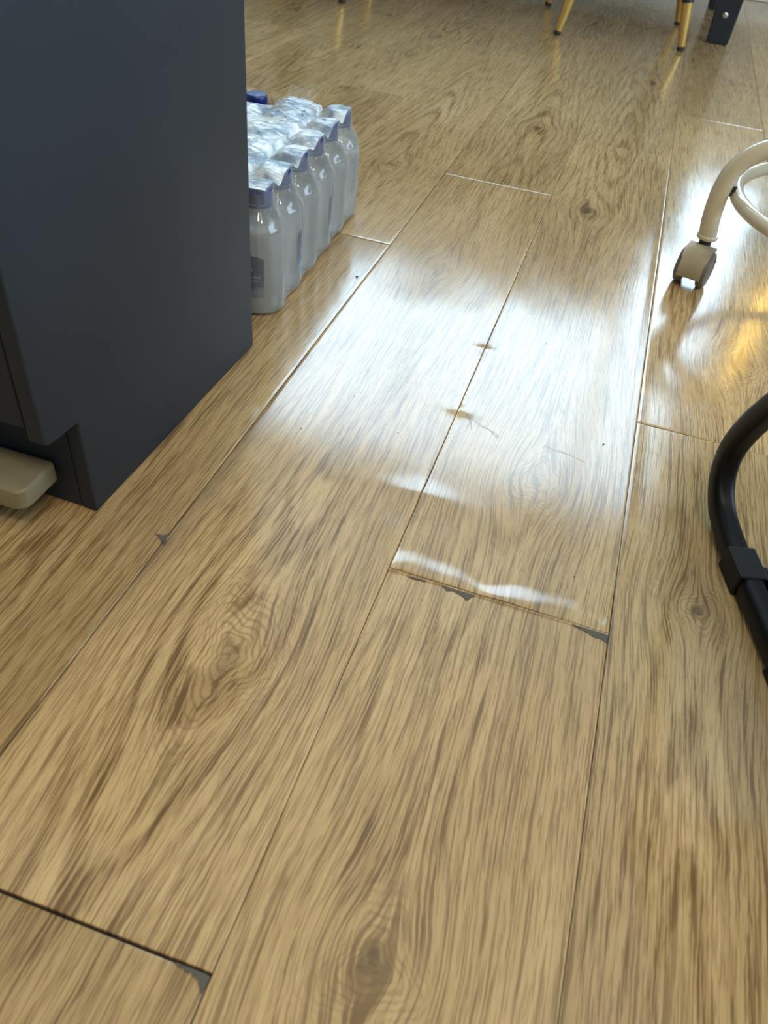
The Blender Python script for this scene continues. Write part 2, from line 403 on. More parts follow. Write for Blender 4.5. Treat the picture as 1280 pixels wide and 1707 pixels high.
def end_curl(x, y, k):
    """lifted near end and lifted right edge of the plank in row 0"""
    h = np.zeros_like(x)
    if k == 0:
        d = y-.546
        wav = .95+.20*np.sin((x+.11)*52+.6)+.14*np.sin((x+.11)*97+2)
        h += .0021*wav*np.exp(-(np.abs(d)/(.021+.006*np.sin((x+.11)*46)+.002*np.sin((x+.11)*110)))**2.6)*(d >= -.002)
        h += .0011*np.exp(-((x-.117)/.006)**2)*np.clip((y-.6)/.05, 0, 1)*np.clip((1.9-y)/.5, 0, 1)
        h += .0006*np.exp(-((x-.04)/.09)**2-((y-.80)/.14)**2)
    if k == 1:
        h += .0008*np.exp(-((x+.34)/.02)**2)*np.exp(-((y-.95)/.35)**2)
        h += .0009*np.exp(-((x+.23)/.10)**2-((y-1.08)/.07)**2)
        h += .0020*np.exp(-((x+.12)/.05)**2-((y-.60)/.02)**2)*0.4
    if k == -1:
        h += .0004*np.exp(-((x-.117)/.05)**2-((y-1.30)/.30)**2)
        h += .0007*np.exp(-((x-.117)/.010)**2)*np.exp(-((y-1.0)/.5)**2)
    return h
def gridline(a, b, step):
    n = max(2, int(round((b-a)/step)))
    inner = np.linspace(a, b, n+1)
    extra = [a+.0008, a+.0020, a+.0035, b-.0008, b-.0020, b-.0035]
    return np.unique(np.concatenate([inner, extra]))
def make_plank(k, y0, y1, fine):
    gapx, gapy = .00035, .0005
    xr = X0-k*PW-gapx; xl = X0-(k+1)*PW+gapx
    ya, yb = y0+(gapy if y0 < 1.8 or k == -1 else .00012), y1-(gapy if y1 < 1.8 or k == -1 else .00012)
    if k == 1: xl += .0005
    if k == 1 and abs(y0-.147) < .01: ya += .0004
    if k == 1 and abs(y1-.147) < .01: yb -= .0012
    ya = max(ya, R['y0']+.001); yb = min(yb, R['y1']-.001); xl = max(xl, R['x0']+.001); xr = min(xr, R['x1']-.001)
    if yb-ya < .02 or xr-xl < .02: return
    step = {2: .0045, 1: .012, 0: .06}[fine]
    xs = gridline(xl, xr, step) if fine else np.linspace(xl, xr, 4)
    ys = gridline(ya, yb, step*1.3) if fine else np.linspace(ya, yb, 8)
    nx, ny = len(xs), len(ys)
    Xg, Yg = np.meshgrid(xs, ys)
    Zg = np.zeros_like(Xg)
    prs = np.random.RandomState(abs(hash((k, round(y0*100)))) % 99991 if False else (k*131+int(round((y0+50)*100))) % 99991)
    if fine:
        ey0 = Yg-ya+(0 if (y0 < 1.8 and k < 3) or (k == -1) else 9); ey1 = yb-Yg+(0 if (y1 < 1.8 and k < 3) or (k == -1) else 9)
        ed = np.minimum(np.minimum(Xg-xl, xr-Xg), np.minimum(ey0, ey1))
        Zg -= .00045*np.clip(1-ed/.0035, 0, 1)**2
        Zg += warp_height(Xg, Yg)*(1 if k in (0, 1) else 0)
        Zg += end_curl(Xg, Yg, k)
        ph = prs.uniform(0, 6.28, 6)
        Zg += .00022*np.sin(Xg*21+ph[0])*np.sin(Yg*9+ph[1]) + .00010*np.sin(Xg*47+ph[2]+Yg*5)*np.sin(Yg*31+ph[3])
        Zg = np.maximum(Zg, -.0009)
    tx, ty = prs.uniform(-.0006, .0006, 2)
    # grain fields
    kn = [q for q in KNOTS if xl-.01 < q[0] < xr+.01 and ya-.02 < q[1] < yb+.02]
    if not [q for q in KNOTS if xl < q[0] < xr and ya < q[1] < yb] and fine < 2:
        for _ in range(2):
            kn.append((prs.uniform(xl+.06, xr-.05), prs.uniform(ya+.05, yb-.05), .018, 1.5, prs.uniform(.4, .9), .9))
    WX = Xg.copy(); K = np.zeros_like(Xg); KR = np.zeros_like(Xg); KA = np.zeros_like(Xg); ST = np.zeros_like(Xg)
    for (kx, ky, r, el, dk, ra) in kn:
        dx, dy = Xg-kx, (Yg-ky)/el
        rr = dx*dx+dy*dy
        WX -= dx*.96*(2.0*r)**2/(rr+(2.0*r)**2)
        rad = np.sqrt(rr)
        a = np.arctan2(dy, dx)
        radw = rad*(1+.18*np.sin(a*3+kx*40)+.10*np.sin(a*5+ky*30))
        K = np.maximum(K, dk*np.clip(1.15-radw/(r*.55), 0, 1)**.7)
        KR = np.where(rad < 3.2*r, radw/.0052, KR)
        KA = np.maximum(KA, ra*np.clip(1.7-radw/(1.5*r), 0, 1)*.9)
        # a short dark split through the eye
        K = np.maximum(K, dk*.9*np.exp(-((dx*.9+dy*.35)/(r*.10))**2)*np.clip(1.0-rad/(r*1.0), 0, 1))
    xc = (xl+xr)/2+prs.uniform(-.04, .04); sg = prs.choice([-1, 1]); yo = prs.uniform(-1, 1)
    q = np.sqrt(((WX-xc)/.028)**2+1.0)
    RG = q*2.1+sg*(Yg-yo)*5.2
    RA = np.clip(1.25-np.abs(WX-xc)/.085, .12, 1)*(.55+.45*np.sin(Yg*3.1+ph_(prs)))
    if k == 1 and abs(y0-.147) < .01:   # worn greyish stain along the left seam
        ST = .55*np.exp(-((Xg+.338)/.018)**2)*np.exp(-((Yg-.60)/.16)**2)
    verts = np.stack([Xg, Yg, Zg], -1).reshape(-1, 3)
    idx = np.arange(nx*ny).reshape(ny, nx)
    quads = np.stack([idx[:-1, :-1], idx[:-1, 1:], idx[1:, 1:], idx[1:, :-1]], -1).reshape(-1, 4)
    border = np.concatenate([idx[0, :], idx[1:, -1], idx[-1, -2::-1], idx[-2:0:-1, 0]])
    low = verts[border].copy(); low[:, 2] = -.005
    nb = len(border); base = len(verts)
    sk = np.array([(border[i], base+i, base+(i+1) % nb, border[(i+1) % nb]) for i in range(nb)])
    V = np.concatenate([verts, low]); Fc = np.concatenate([quads, sk])
    me = bpy.data.meshes.new('plank')
    me.vertices.add(len(V)); me.vertices.foreach_set('co', V.astype(np.float32).ravel())
    me.loops.add(len(Fc)*4); me.loops.foreach_set('vertex_index', Fc.astype(np.int32).ravel())
    me.polygons.add(len(Fc)); me.polygons.foreach_set('loop_start', np.arange(len(Fc), dtype=np.int32)*4)
    me.update(calc_edges=True)
    sm = np.ones(len(Fc), bool); sm[len(quads):] = False
    me.polygons.foreach_set('use_smooth', sm)
    def at(n, arr):
        a = me.attributes.new(n, 'FLOAT', 'POINT'); f = np.asarray(arr, np.float32).ravel()
        a.data.foreach_set('value', np.concatenate([f, f[border]]))
    at('wx', WX); at('wy', Yg); at('ring', RG); at('ringamp', RA); at('knot', K); at('kring', KR); at('kamp', KA); at('stain', ST)
    at('tone', np.full_like(Xg, TONE.get((k, round(y0, 2)), prs.uniform(-.12, .06)))); at('seed', np.full_like(Xg, prs.uniform(0, 60)))
    o = link('plank', me, M['oak'], floor)
    return o
def ph_(prs): return prs.uniform(0, 6.28)
TONE = {(-1, -.6): -.05, (0, .55): -.02, (1, .15): .03, (2, -.24): -.14, (0, -.98): .0}
PLANKS = {}
def in_view_quality(k, y0, y1):
    if -1 <= k <= 1 and y1 > -.3 and y0 < 1.68: return 2
    if k == 2 and y1 > .2 and y0 < 1.3: return 2
    if -3 <= k <= 9 and y1 > .2: return 1
    return 0
for k in range(-13, 14):
    j = JOINT.get(k, (rng.uniform(0, 1.5),))[0]
    y = j-PL*math.ceil((j-R['y0'])/PL)
    while y < R['y1']:
        y1 = y+PL
        if y1 > R['y0']+.03:
            o = make_plank(k, y, y1, in_view_quality(k, y, y1))
            if o: PLANKS[(k, round(y, 2))] = o
        y += PL
def plank_at(k, y):
    for (kk, y0), o in PLANKS.items():
        if kk == k and y0 <= y < y0+PL: return o
# broken corners where the grey core shows
CHIPS = [
 (1, .10, [(-.138, .1458), (-.1336, .1440), (-.1311, .1446), (-.1268, .1427), (-.1238, .1430), (-.1188, .1409), (-.1138, .1357), (-.1122, .1335), (-.1116, .1453), (-.1138, .1459)]),
 (0, .50, [(-.0912, .5428), (-.0826, .5410), (-.0777, .5418), (-.0719, .5418), (-.0700, .5449), (-.0835, .5449)]),
 (0, .50, [(-.0543, .5438), (-.0469, .5392), (-.0403, .5415), (-.0324, .5386), (-.0258, .5342), (-.0227, .5385), (-.0185, .5446), (-.0326, .5449)]),
 (0, .50, [(.0806, .5440), (.0899, .5410), (.0973, .5389), (.1036, .5362), (.1113, .5358), (.1165, .5335), (.1166, .5449), (.0997, .5449)]),
 (2, .50, [(-.3514, .4990), (-.3455, .4954), (-.3415, .4930), (-.3400, .4890), (-.3398, .5040), (-.3445, .5003)]),
 (1, .50, [(-.3386, .4900), (-.3350, .4890), (-.3352, .4935), (-.3386, .4960)]),
]
for (k, yy, poly) in CHIPS:
    jag = []; rj = random.Random(len(jag)+int(abs(poly[0][0])*1e4)); ymax = max(p[1] for p in poly)
    for (a, b) in zip(poly, poly[1:]+poly[:1]):
        jag.append(a)
        for t in (.33, .66):
            on = a[1] > ymax-.0016 and b[1] > ymax-.0016
            x_, y_ = a[0]+(b[0]-a[0])*t, a[1]+(b[1]-a[1])*t
            jag.append((x_+(0 if on else rj.uniform(-.0005, .0005)), y_+(0 if on else rj.uniform(-.0007, .0007))))
    poly = jag
    bm = bmesh.new(); top = [bm.verts.new((x, y, .0007)) for x, y in poly]; bot = [bm.verts.new((x, y, -.0008)) for x, y in poly]
    f = bm.faces.new(top)
    n = len(poly)
    for i in range(n): bm.faces.new((top[i], top[(i+1) % n], bot[(i+1) % n], bot[i]))
    bmesh.ops.recalc_face_normals(bm, faces=bm.faces[:])
    o = obj('chipped_edge', bm, M['plank_core'], plank_at(k, yy)); o['label'] = 'grey core showing where the plank edge has broken away'
SCR = [[(-.0925, .8391), (-.0773, .8319), (-.0555, .8225), (-.0485, .8148)], [(-.0807, .829), (-.0643, .8268), (-.0513, .8136)],
       [(.0068, .8224), (.0228, .8178), (.0367, .8162)], [(.026, .8218), (.05, .8131), (.0618, .8094)], [(-.098, .845), (-.088, .828), (-.085, .815)]]
for s in SCR:
    bm = bmesh.new()
    for a, b in zip(s, s[1:]):
        sec = [Vector((a[0], a[1], 0)), Vector((b[0], b[1], 0))]
        mm_ = [float(warp_height(np.array([p.x]), np.array([p.y]))[0]+end_curl(np.array([p.x]), np.array([p.y]), 0)[0])+.0004 for p in sec]
        d = (sec[1]-sec[0]).normalized(); nn = Vector((-d.y, d.x, 0))*.00018
        v = [bm.verts.new((p+q).xyz+Vector((0, 0, z))) for p, q, z in ((sec[0], nn, mm_[0]), (sec[0], -nn, mm_[0]), (sec[1], -nn, mm_[1]), (sec[1], nn, mm_[1]))]
        bm.faces.new(v)
    o = obj('scratch_mark', bm, M['scratch'], plank_at(0, .8)); o['label'] = 'fine dark curved scratch'
CR = [(-.2823, .7286, .0012), (-.2457, .8219, .0009), (-.1697, .7705, .0009), (.0793, .8565, .0014), (-.029, 1.0742, .001), (.2452, 1.314, .001), (.0743, .61, .0008), (-.352, 1.14, .0022)]
for i, (x, y, s) in enumerate(CR):
    bm = bmesh.new(); bmesh.ops.create_icosphere(bm, subdivisions=1, radius=s)
    for v in bm.verts: v.co = Vector((v.co.x*random.uniform(.7, 1.5), v.co.y*random.uniform(.6, 1.2), v.co.z*.4))
    o = obj('crumb', bm, M['crumb']); o.location = (x, y, s*.4+.0006)
    xx, yy_ = np.array([x]), np.array([y]); kk = int(math.floor((X0-x)/PW))
    o.location.z += max(0, float((warp_height(xx, yy_) if kk in (0, 1) else np.zeros(1))[0]+end_curl(xx, yy_, kk)[0]))
    tag(o, 'tiny black crumb on the oak-look planks, ' + ['on the dull part beside the cabinet', 'on the pale sheen left of the buckled seam', 'left of the lowest seam buckle', 'near the long seam under the plank end joint', 'beyond the topmost seam buckle', 'just in front of the castor', 'above the lifted plank end', 'beside the water bottles'][i], 'crumb', 'crumbs on the planks')

for i, (x, y, e) in enumerate(FILL_LAMPS):
    fill_light(x, y, e, ['square white ceiling light behind the camera, towards the room centre', 'square white ceiling light near the rear right corner', 'square white ceiling light above the black chair'][i])

# ------------------------------------------------------------------ wall tube lamps (seen as the yellow streaks in the floor)
for (za, zb, lb) in ((1.33, 1.56, 'lower warm yellow tube lamp on the wall beside the window'), (1.64, 1.86, 'upper warm yellow tube lamp on the wall beside the window')):
    r = tag(empty('tube_lamp', (.985, R['y1'], za)), lb, 'wall lamp', 'tube lamps beside the window')
    bm = bmesh.new(); box(bm, (-.02, -.02, 0), (.02, -.001, zb-za), .003); obj('back_plate', bm, M['dark_navy_metal'], r)
    bm = bmesh.new(); lathe(bm, [(.009, 0.01), (.012, .014), (.012, zb-za-.014), (.009, zb-za-.01)], 16, (0, -.040, 0)); obj('tube', bm, M['warm_tube'], r, True, 40)

# ------------------------------------------------------------------ navy cabinet
cab = tag(empty('cabinet', (-.424, .505, 0)), 'tall matte navy cabinet with a notched toe kick standing on the planks', 'cabinet'); cab.rotation_euler = (0, 0, -.0241)
CW, CH = .82, .76
def side_profile(x0, x1):
    pts = [(0, 0), (.374, 0), (.374, CH-.03), (-.048, CH-.03), (-.048, .128), (-.0475, .1225), (-.042, .1195), (0, .1165)]
    bm = bmesh.new()
    a = [bm.verts.new((x0, y, z)) for y, z in pts]; b = [bm.verts.new((x1, y, z)) for y, z in pts]
    n = len(pts)
    fa = bm.faces.new(a); fb = bm.faces.new(b[::-1])
    for i in range(n): bm.faces.new((a[i], b[i], b[(i+1) % n], a[(i+1) % n]))
    bmesh.ops.recalc_face_normals(bm, faces=bm.faces[:])
    bmesh.ops.bevel(bm, geom=[e for e in bm.edges], offset=.0022, segments=3, profile=.5, affect='EDGES')
    return bm
obj('side_panel', side_profile(-.018, 0), M['cabinet_navy'], cab, True, 35)
obj('side_panel', side_profile(-CW, -CW+.018), M['cabinet_navy'], cab, True, 35)
bm = bmesh.new(); box(bm, (-CW+.0185, .0008, .001), (-.0185, .0168, .115), .001); obj('toe_kick', bm, M['cabinet_navy'], cab)
bm = bmesh.new(); box(bm, (-CW+.019, -.024, .118), (-.019, .36, .134), .001); obj('bottom_panel', bm, M['cabinet_navy'], cab)
bm = bmesh.new(); box(bm, (-CW+.019, .360, .005), (-.019, .372, CH-.031), .001); obj('back_panel', bm, M['cabinet_navy'], cab)
bm = bmesh.new(); box(bm, (-CW-.01, -.06, CH-.03), (.01, .385, CH), .003); obj('worktop', bm, M['cabinet_navy'], cab)
xm = -CW/2
for (xa, xb, hx) in ((-CW+.020, xm-.0015, xm-.04), (xm+.0015, -.0195, xm+.04)):
    bm = bmesh.new(); box(bm, (xa, -.0475, .136), (xb, -.0295, CH-.033), .0015); d = obj('door', bm, M['cabinet_navy'], cab)
    bm = bmesh.new(); box(bm, (hx-.006, -.068, .50), (hx+.006, -.056, .62), .002)
    box(bm, (hx-.005, -.057, .505), (hx+.005, -.0435, .515)); box(bm, (hx-.005, -.057, .605), (hx+.005, -.0435, .615)); obj('handle', bm, M['steel'], d)

# cream plastic board sticking out in front of the toe kick
fr = tag(empty('footrest', (-.462, .448, 0)), 'low cream plastic footrest with a rounded corner at the foot of the navy cabinet', 'footrest')
bm = bmesh.new()
def rounded_slab(bm, x0, x1, y0, y1, z0, z1, rc):
    pts = []
    for (cx, cy, a0, r) in ((x1-rc, y0+rc, 270, rc), (x1-.004, y1-.004, 0, .004), (x0+.004, y1-.004, 90, .004), (x0+rc, y0+rc, 180, rc)):
        for i in range(7):
            a = math.radians(a0+90*i/6); pts.append((cx+r*math.cos(a), cy+r*math.sin(a)))
    n = len(pts); lv = []
    for (z, ins) in ((z0, .002), (z0+.002, 0), (z1-.003, 0), (z1-.001, .001), (z1, .003)):
        cxm, cym = (x0+x1)/2, (y0+y1)/2
        lv.append([bm.verts.new((x-math.copysign(ins, x-cxm), y-math.copysign(ins, y-cym), z)) for x, y in pts])
    for a, b in zip(lv, lv[1:]):
        for i in range(n): bm.faces.new((a[i], a[(i+1) % n], b[(i+1) % n], b[i]))
    bm.faces.new(lv[0][::-1]); bm.faces.new(lv[-1])
rounded_slab(bm, -.46, 0, 0, .0560, .033, .058, .014)
obj('top_board', bm, M['cream_plastic'], fr, True, 30)
for x in (-.40, -.12):
    bm = bmesh.new(); lathe(bm, [(.014, .0015), (.014, .004), (.011, .006), (.011, .0345)], 16, (x, .030, 0)); obj('leg', bm, M['cream_plastic'], fr, True, 40)

# ------------------------------------------------------------------ water bottles
BR = .0368
PROF = [(.000, .0015), (.026, .0015), (.0335, .003), (.0362, .008), (BR, .014), (BR, .026), (.0360, .030), (BR, .034), (BR, .112), (.0365, .119), (.0345, .126), (.0250, .140), (.0175, .1475), (.0160, .150), (.0160, .158)]
def make_bottle():
    r = empty('water_bottle')
    bm = bmesh.new(); lathe(bm, PROF, 40, cap=False); bmesh.ops.remove_doubles(bm, verts=bm.verts, dist=1e-5)
    obj('bottle_body', bm, M['clear_bottle'], r, True, 60)
    bm = bmesh.new(); pr = [(max(0.0001, a-.0007), z+(.0008 if z < .01 else 0)) for a, z in PROF if z < .122] + [(.0353, .1215), (.0, .1215)]
    lathe(bm, pr, 32, cap=False); bmesh.ops.remove_doubles(bm, verts=bm.verts, dist=1.2e-4); bmesh.ops.recalc_face_normals(bm, faces=bm.faces[:])
    obj('water_fill', bm, M['water'], r, True, 50)
    bm = bmesh.new()
    lathe(bm, [(.0188, .1525), (.0192, .1535), (.0192, .157)], 40, cap=False)
    # cap with ribs
    n = 72; rings = []
    for (rad, z, rb) in ((.0185, .1575, 1), (.0188, .159, 1), (.0186, .174, 1), (.0178, .1768, 0), (.0160, .1782, 0), (0.0004, .1785, 0)):
        rings.append([bm.verts.new(((rad+(.0004*rb if i % 2 else 0))*math.cos(2*PI*i/n), (rad+(.0004*rb if i % 2 else 0))*math.sin(2*PI*i/n), z)) for i in range(n)])
    for a, b in zip(rings, rings[1:]):
        for i in range(n): bm.faces.new((a[i], a[(i+1) % n], b[(i+1) % n], b[i]))
    obj('cap', bm, M['cap_blue'], r, True, 35)
    bm = bmesh.new(); lathe(bm, [(.0160, .146), (.0200, .1475), (.0200, .149), (.0165, .1505)], 32, cap=False); obj('neck_ring', bm, M['clear_bottle'], r, True, 40)
    # label patch: wraps part of the body, pointed top edge
    bm = bmesh.new(); uvl = bm.loops.layers.uv.new('UVMap'); N1, N2 = 20, 12; rad = BR+.0003; half = .66; z0, z1 = .030, .093
    def top(u):
        return z1+.006*max(0, 1-abs(u)/.35)-.005*max(0, (abs(u)-.55)/.45)**1.5
    g = [[None]*(N2+1) for _ in range(N1+1)]
    for i in range(N1+1):
        u = -1+2*i/N1
        for j in range(N2+1):
            v = j/N2; z = z0+(top(u)-z0)*v; a = u*half
            g[i][j] = (bm.verts.new((rad*math.sin(a), -rad*math.cos(a), z)), (u*.5+.5, v))
    for i in range(N1):
        for j in range(N2):
            q = [g[i][j], g[i+1][j], g[i+1][j+1], g[i][j+1]]
            f = bm.faces.new([t[0] for t in q])
            for lp, t in zip(f.loops, q): lp[uvl].uv = t[1]
    lab = obj('label_sheet', bm, M['label_print'], r, True)
    # emblem: white hexagon badge with a dark star dot, and small rows of letters (too small to read)
    bm = bmesh.new(); rad2 = rad+.0002
    def cyl(x, z, rr=rad2): a = x/rad; return (rr*math.sin(a), -rr*math.cos(a), z)
    def patch(pts, rr=rad2): bm.faces.new([bm.verts.new(cyl(x, z, rr)) for x, z in pts])
    for s in (-1, 1):
        patch([(0, .0685), (s*.0075, .0705), (s*.0075, .0765), (0, .0790)][::s])
    r_ = random.Random(5)
    for (zz, hh, wd_) in ((.0600, .0042, .0160), (.0548, .0028, .0150), (.0375, .0020, .0110)):
        x = -wd_
        while x < wd_:
            wl = hh*.62
            for q in range(3):
                t0 = r_.uniform(0, .5)*hh; patch([(x+q*wl*.36, zz+t0*.4), (x+q*wl*.36+wl*.17, zz+t0*.4), (x+q*wl*.36+wl*.17, zz+hh-t0*.3), (x+q*wl*.36, zz+hh-t0*.3)])
            patch([(x, zz+hh*.45), (x+wl*.9, zz+hh*.45), (x+wl*.9, zz+hh*.60), (x, zz+hh*.60)])
            x += hh*.95
    obj('emblem', bm, M['label_white'], lab)
    bm = bmesh.new(); rad2 += .0002
    for s in (-1, 1):
        patch([(s*.0005, .0722), (s*.006, .0722), (s*.006, .0732), (s*.0005, .0732)][::s], rad2)
    patch([(-.0014, .0742), (.0014, .0742), (.0014, .0762), (-.0014, .0762)], rad2)
    obj('emblem_ink', bm, M['label_print'], lab)
    return r
BX, BY, BS, BA = -.4534, .9868, .07566, math.radians(-2.88)
UR = Vector((math.sin(BA), math.cos(BA), 0)); UC = Vector((-math.cos(BA), math.sin(BA), 0)); B0 = Vector((BX, BY, 0))
ordn = ['first', 'second', 'third', 'fourth', 'fifth', 'sixth']
proto = make_bottle(); used = False
for j in range(3):
    for i in range(6):
        b = proto if not used else copy_tree(proto); used = True
        p = B0+UR*(i*BS)+UC*(j*BS); b.location = (p.x, p.y, .0006)
        b.rotation_euler = (0, 0, [-.05, 2.0, 3.0, 2.05, 3.2, 3.1][i] if j == 0 else random.uniform(0, 6.2))
        row = ['outer row', 'middle row', 'inner row'][j]
        tag(b, '%s blue-capped water bottle from the near end in the %s of the pack' % (ordn[i], row), 'water bottle', 'shrink-wrapped water bottles')

# ------------------------------------------------------------------ shrink wrap round the pack
wrap = tag(empty('shrink_wrap', (BX, BY, 0), -BA*1.0), 'crinkled clear shrink film stretched over the pack of water bottles', 'plastic wrap')
# local frame: y along the row, -x across the rows
def phase(t): return abs(math.sin(PI*t/BS))          # 0 at a bottle axis, 1 between two
LU, LV = 5*BS, 2*BS
def top_z(x, y):
    cy_ = min(5, max(0, round(y/BS)))*BS; cx_ = -min(2, max(0, round(-x/BS)))*BS
    dd = math.hypot(x-cx_, y-cy_); t_ = max(0, min(1, (dd-.0185)/.022)); sag = t_*t_*(3-2*t_)
    n = math.sin(x*61+y*37)*.0012+math.sin(x*23-y*71+2)*.0016+math.sin(x*140+y*60)*.0005
    return .1800-(.0120 if x > -.036 else .0040)*sag+n*min(1, sag+.35)
nu, nv = 130, 60
bm = bmesh.new(); pl = bm.verts.layers.float.new('print')
E_ = .0165
vg = [[None]*(nv+1) for _ in range(nu+1)]
for i in range(nu+1):
    for j in range(nv+1):
        y = -E_+(LU+2*E_)*i/nu; x = -(-E_+(LV+2*E_)*j/nv)
        v = bm.verts.new((x, y, top_z(x, y))); v[pl] = math.exp(-((x+.075)/.045)**2)*max(0, min(1, (y-.22)/.05))
        vg[i][j] = v
hole = Vector((-2*BS, 5*BS, 0))
for i in range(nu):
    for j in range(nv):
        q = (vg[i][j], vg[i+1][j], vg[i+1][j+1], vg[i][j+1]); c = sum((v.co for v in q), Vector())/4
        d = (Vector((c.x, c.y, 0))-hole); ang = math.atan2(d.y, d.x)
        if d.length < .050+.008*math.sin(ang*7)+.004*math.sin(ang*17): continue
        bm.faces.new(q)
bmesh.ops.delete(bm, geom=[v for v in bm.verts if not v.link_faces], context='VERTS')
obj('top_film', bm, M['printed_film'], wrap, True)
# skirt
per = []
nb_u, nb_v = 96, 40
for i in range(nb_u): per.append((E_, -E_+(LU+2*E_)*i/nb_u, 1, 0))
for j in range(nb_v): per.append((E_-(LV+2*E_)*j/nb_v, LU+E_, 0, 1))
for i in range(nb_u): per.append((-LV-E_, LU+E_-(LU+2*E_)*i/nb_u, -1, 0))
for j in range(nb_v): per.append((-LV-E_+(LV+2*E_)*j/nb_v, -E_, 0, -1))
def outl(x, y, nx_, ny_, off, dip):
    # nearest point on rounded hull offset 'off' from bottle axes rectangle, with dips between bottles
    cx = min(0, max(-LV, x)); cy = min(LU, max(0, y))
    if nx_: t = y
    else: t = x
    fx, fy = x-cx, y-cy
    # widen corner
    L_ = math.hypot(fx, fy) or 1
    inside = (0 <= y <= LU) if nx_ else (-LV <= x <= 0)
    d = off-dip*(phase(t)**1.5 if inside else 0)
    return cx+fx/L_*d, cy+fy/L_*d
levels = [(None, None), (.0195, .1745), (.0215, .163), (.0255, .150), (.0325, .134), (.0372, .123), (.0382, .112), (.0381, .080), (.0379, .045), (.0381, .012), (.0350, .004)]
rings = []
bm = bmesh.new()
for li, (off, z) in enumerate(levels):
    ring = []
    for (x, y, nx_, ny_) in per:
        ph = phase(y if nx_ else x)
        if off is None: p = (x, y, top_z(x, y))
        else:
            up = max(0, min(1, (z-.10)/.06))
            dip = .004+.004*up
            X_, Y_ = outl(x, y, nx_, ny_, off, dip)
            X_ += .0006*math.sin(y*90+z*160+x*70); Y_ += .0006*math.sin(x*110+z*140)
            p = (X_, Y_, z-(.010*ph*max(0, min(1, (z-.13)/.04))))
        ring.append(bm.verts.new(p))
    rings.append(ring)
n = len(per)
for a, b in zip(rings, rings[1:]):
    for i in range(n): bm.faces.new((a[i], b[i], b[(i+1) % n], a[(i+1) % n]))
bmesh.ops.recalc_face_normals(bm, faces=bm.faces[:])
obj('side_film', bm, M['shrink_film'], wrap, True)
# torn flap standing up by the opening
bm = bmesh.new()
fl = [(-.105, .395, .176), (-.085, .40, .178), (-.055, .402, .176), (-.10, .41, .194), (-.078, .415, .190), (-.062, .41, .203), (-.05, .415, .186)]
fv = [bm.verts.new(p) for p in fl]
for t in ((0, 1, 4, 3), (1, 2, 6, 4), (4, 6, 5)): bm.faces.new([fv[q] for q in t])
obj('torn_flap', bm, M['shrink_film'], wrap, True)
wrap.rotation_euler = (0, 0, -BA)

# ------------------------------------------------------------------ cream swivel stool, only its near leg is in the picture
st = tag(empty('swivel_stool', (.435, 1.44, 0)), 'cream tubular stool on castors with a round foot ring', 'stool')
def stool_leg(ang):
    c, s = math.cos(ang), math.sin(ang)
    # radial profile: r from hub axis, z
    prof = [(.2600, .0800), (.2615, .090), (.2645, .110), (.2660, .135), (.2655, .158), (.2610, .182), (.2500, .203), (.2320, .2205), (.205, .232), (.16, .240), (.10, .243), (.02, .244)]
    path = smooth_path([(r*c, r*s, z) for r, z in prof], 5)
    bm = bmesh.new(); sweep(bm, path, circ(.0150, 24)); leg = obj('leg', bm, M['cream_paint'], st, True, 40)
    bm = bmesh.new(); lathe(bm, [(.0160, .0765), (.0172, .078), (.0172, .082), (.0160, .0835)], 24, (.2597*c, .2597*s, 0)); obj('leg_collar', bm, M['cream_paint'], leg, True, 40)
    bm = bmesh.new(); box(bm, (.2435, -.003, .150), (.2535, .003, .166), .001)
    for v in bm.verts: v.co = Vector((v.co.x*c-v.co.y*s, v.co.x*s+v.co.y*c, v.co.z))
    obj('weld_plate', bm, M['axle_dark'], leg)
    return leg
def caster(px, py, heading):
    """twin-wheel castor; heading = rolling direction angle, trails behind the stem"""
    cst = empty('caster', (px, py, 0), heading); cst.parent = st; cst.scale = (1.22, 1.22, 1.22)
    # stem
    bm = bmesh.new(); lathe(bm, [(.0085, .046), (.0085, .068)], 20); obj('stem', bm, M['axle_dark'], cst, True, 40)
    tr = -.012
    for sgn in (-1, 1):
        bm = bmesh.new()
        ax = Matrix.Rotation(PI/2, 3, 'X')
        w0 = .0105*sgn; w1 = .0230*sgn
        pr = [(.006, w0), (.0225, w0), (.0250, w0+.002*sgn), (.0252, (w0+w1)/2), (.0240, w1-.002*sgn), (.0195, w1), (.0185, w1-.0015*sgn), (.006, w1-.001*sgn)]
        lathe(bm, pr, 40, (tr, 0, .0253), ax); bmesh.ops.recalc_face_normals(bm, faces=bm.faces[:])
        obj('wheel', bm, M['wheel_grey'], cst, True, 35)
    # hood: curved fender over the wheels
    bm = bmesh.new(); rows = []
    for k in range(15):
        a = math.radians(-15+212*k/14)      # from the trailing side over the top to the front
        rr = .0300 if k not in (0, 14) else .0296
        hw = .0165-.0035*abs(k-7)/7*0+(.0015 if 3 < k < 11 else 0)
        rows.append([(tr+rr*math.cos(a), y_, .0265+rr*math.sin(a)) for y_ in (-hw, -hw+.003, hw-.003, hw)])
    vs = [[bm.verts.new(p) for p in r_] for r_ in rows]
    for a, b in zip(vs, vs[1:]):
        for q in range(3): bm.faces.new((a[q], a[q+1], b[q+1], b[q]))
    bmesh.ops.solidify(bm, geom=bm.faces[:], thickness=-.0028)
    bmesh.ops.recalc_face_normals(bm, faces=bm.faces[:])
    obj('hood', bm, M['caster_cream'], cst, True, 40)
    bm = bmesh.new(); lathe(bm, [(.0060, -.019), (.0060, .019)], 16, (tr, 0, .0253), Matrix.Rotation(PI/2, 3, 'X')); box(bm, (tr-.004, -.0045, .024), (.010, .0045, .052), .002); obj('axle_block', bm, M['caster_cream'], cst, True, 40)
    return cst
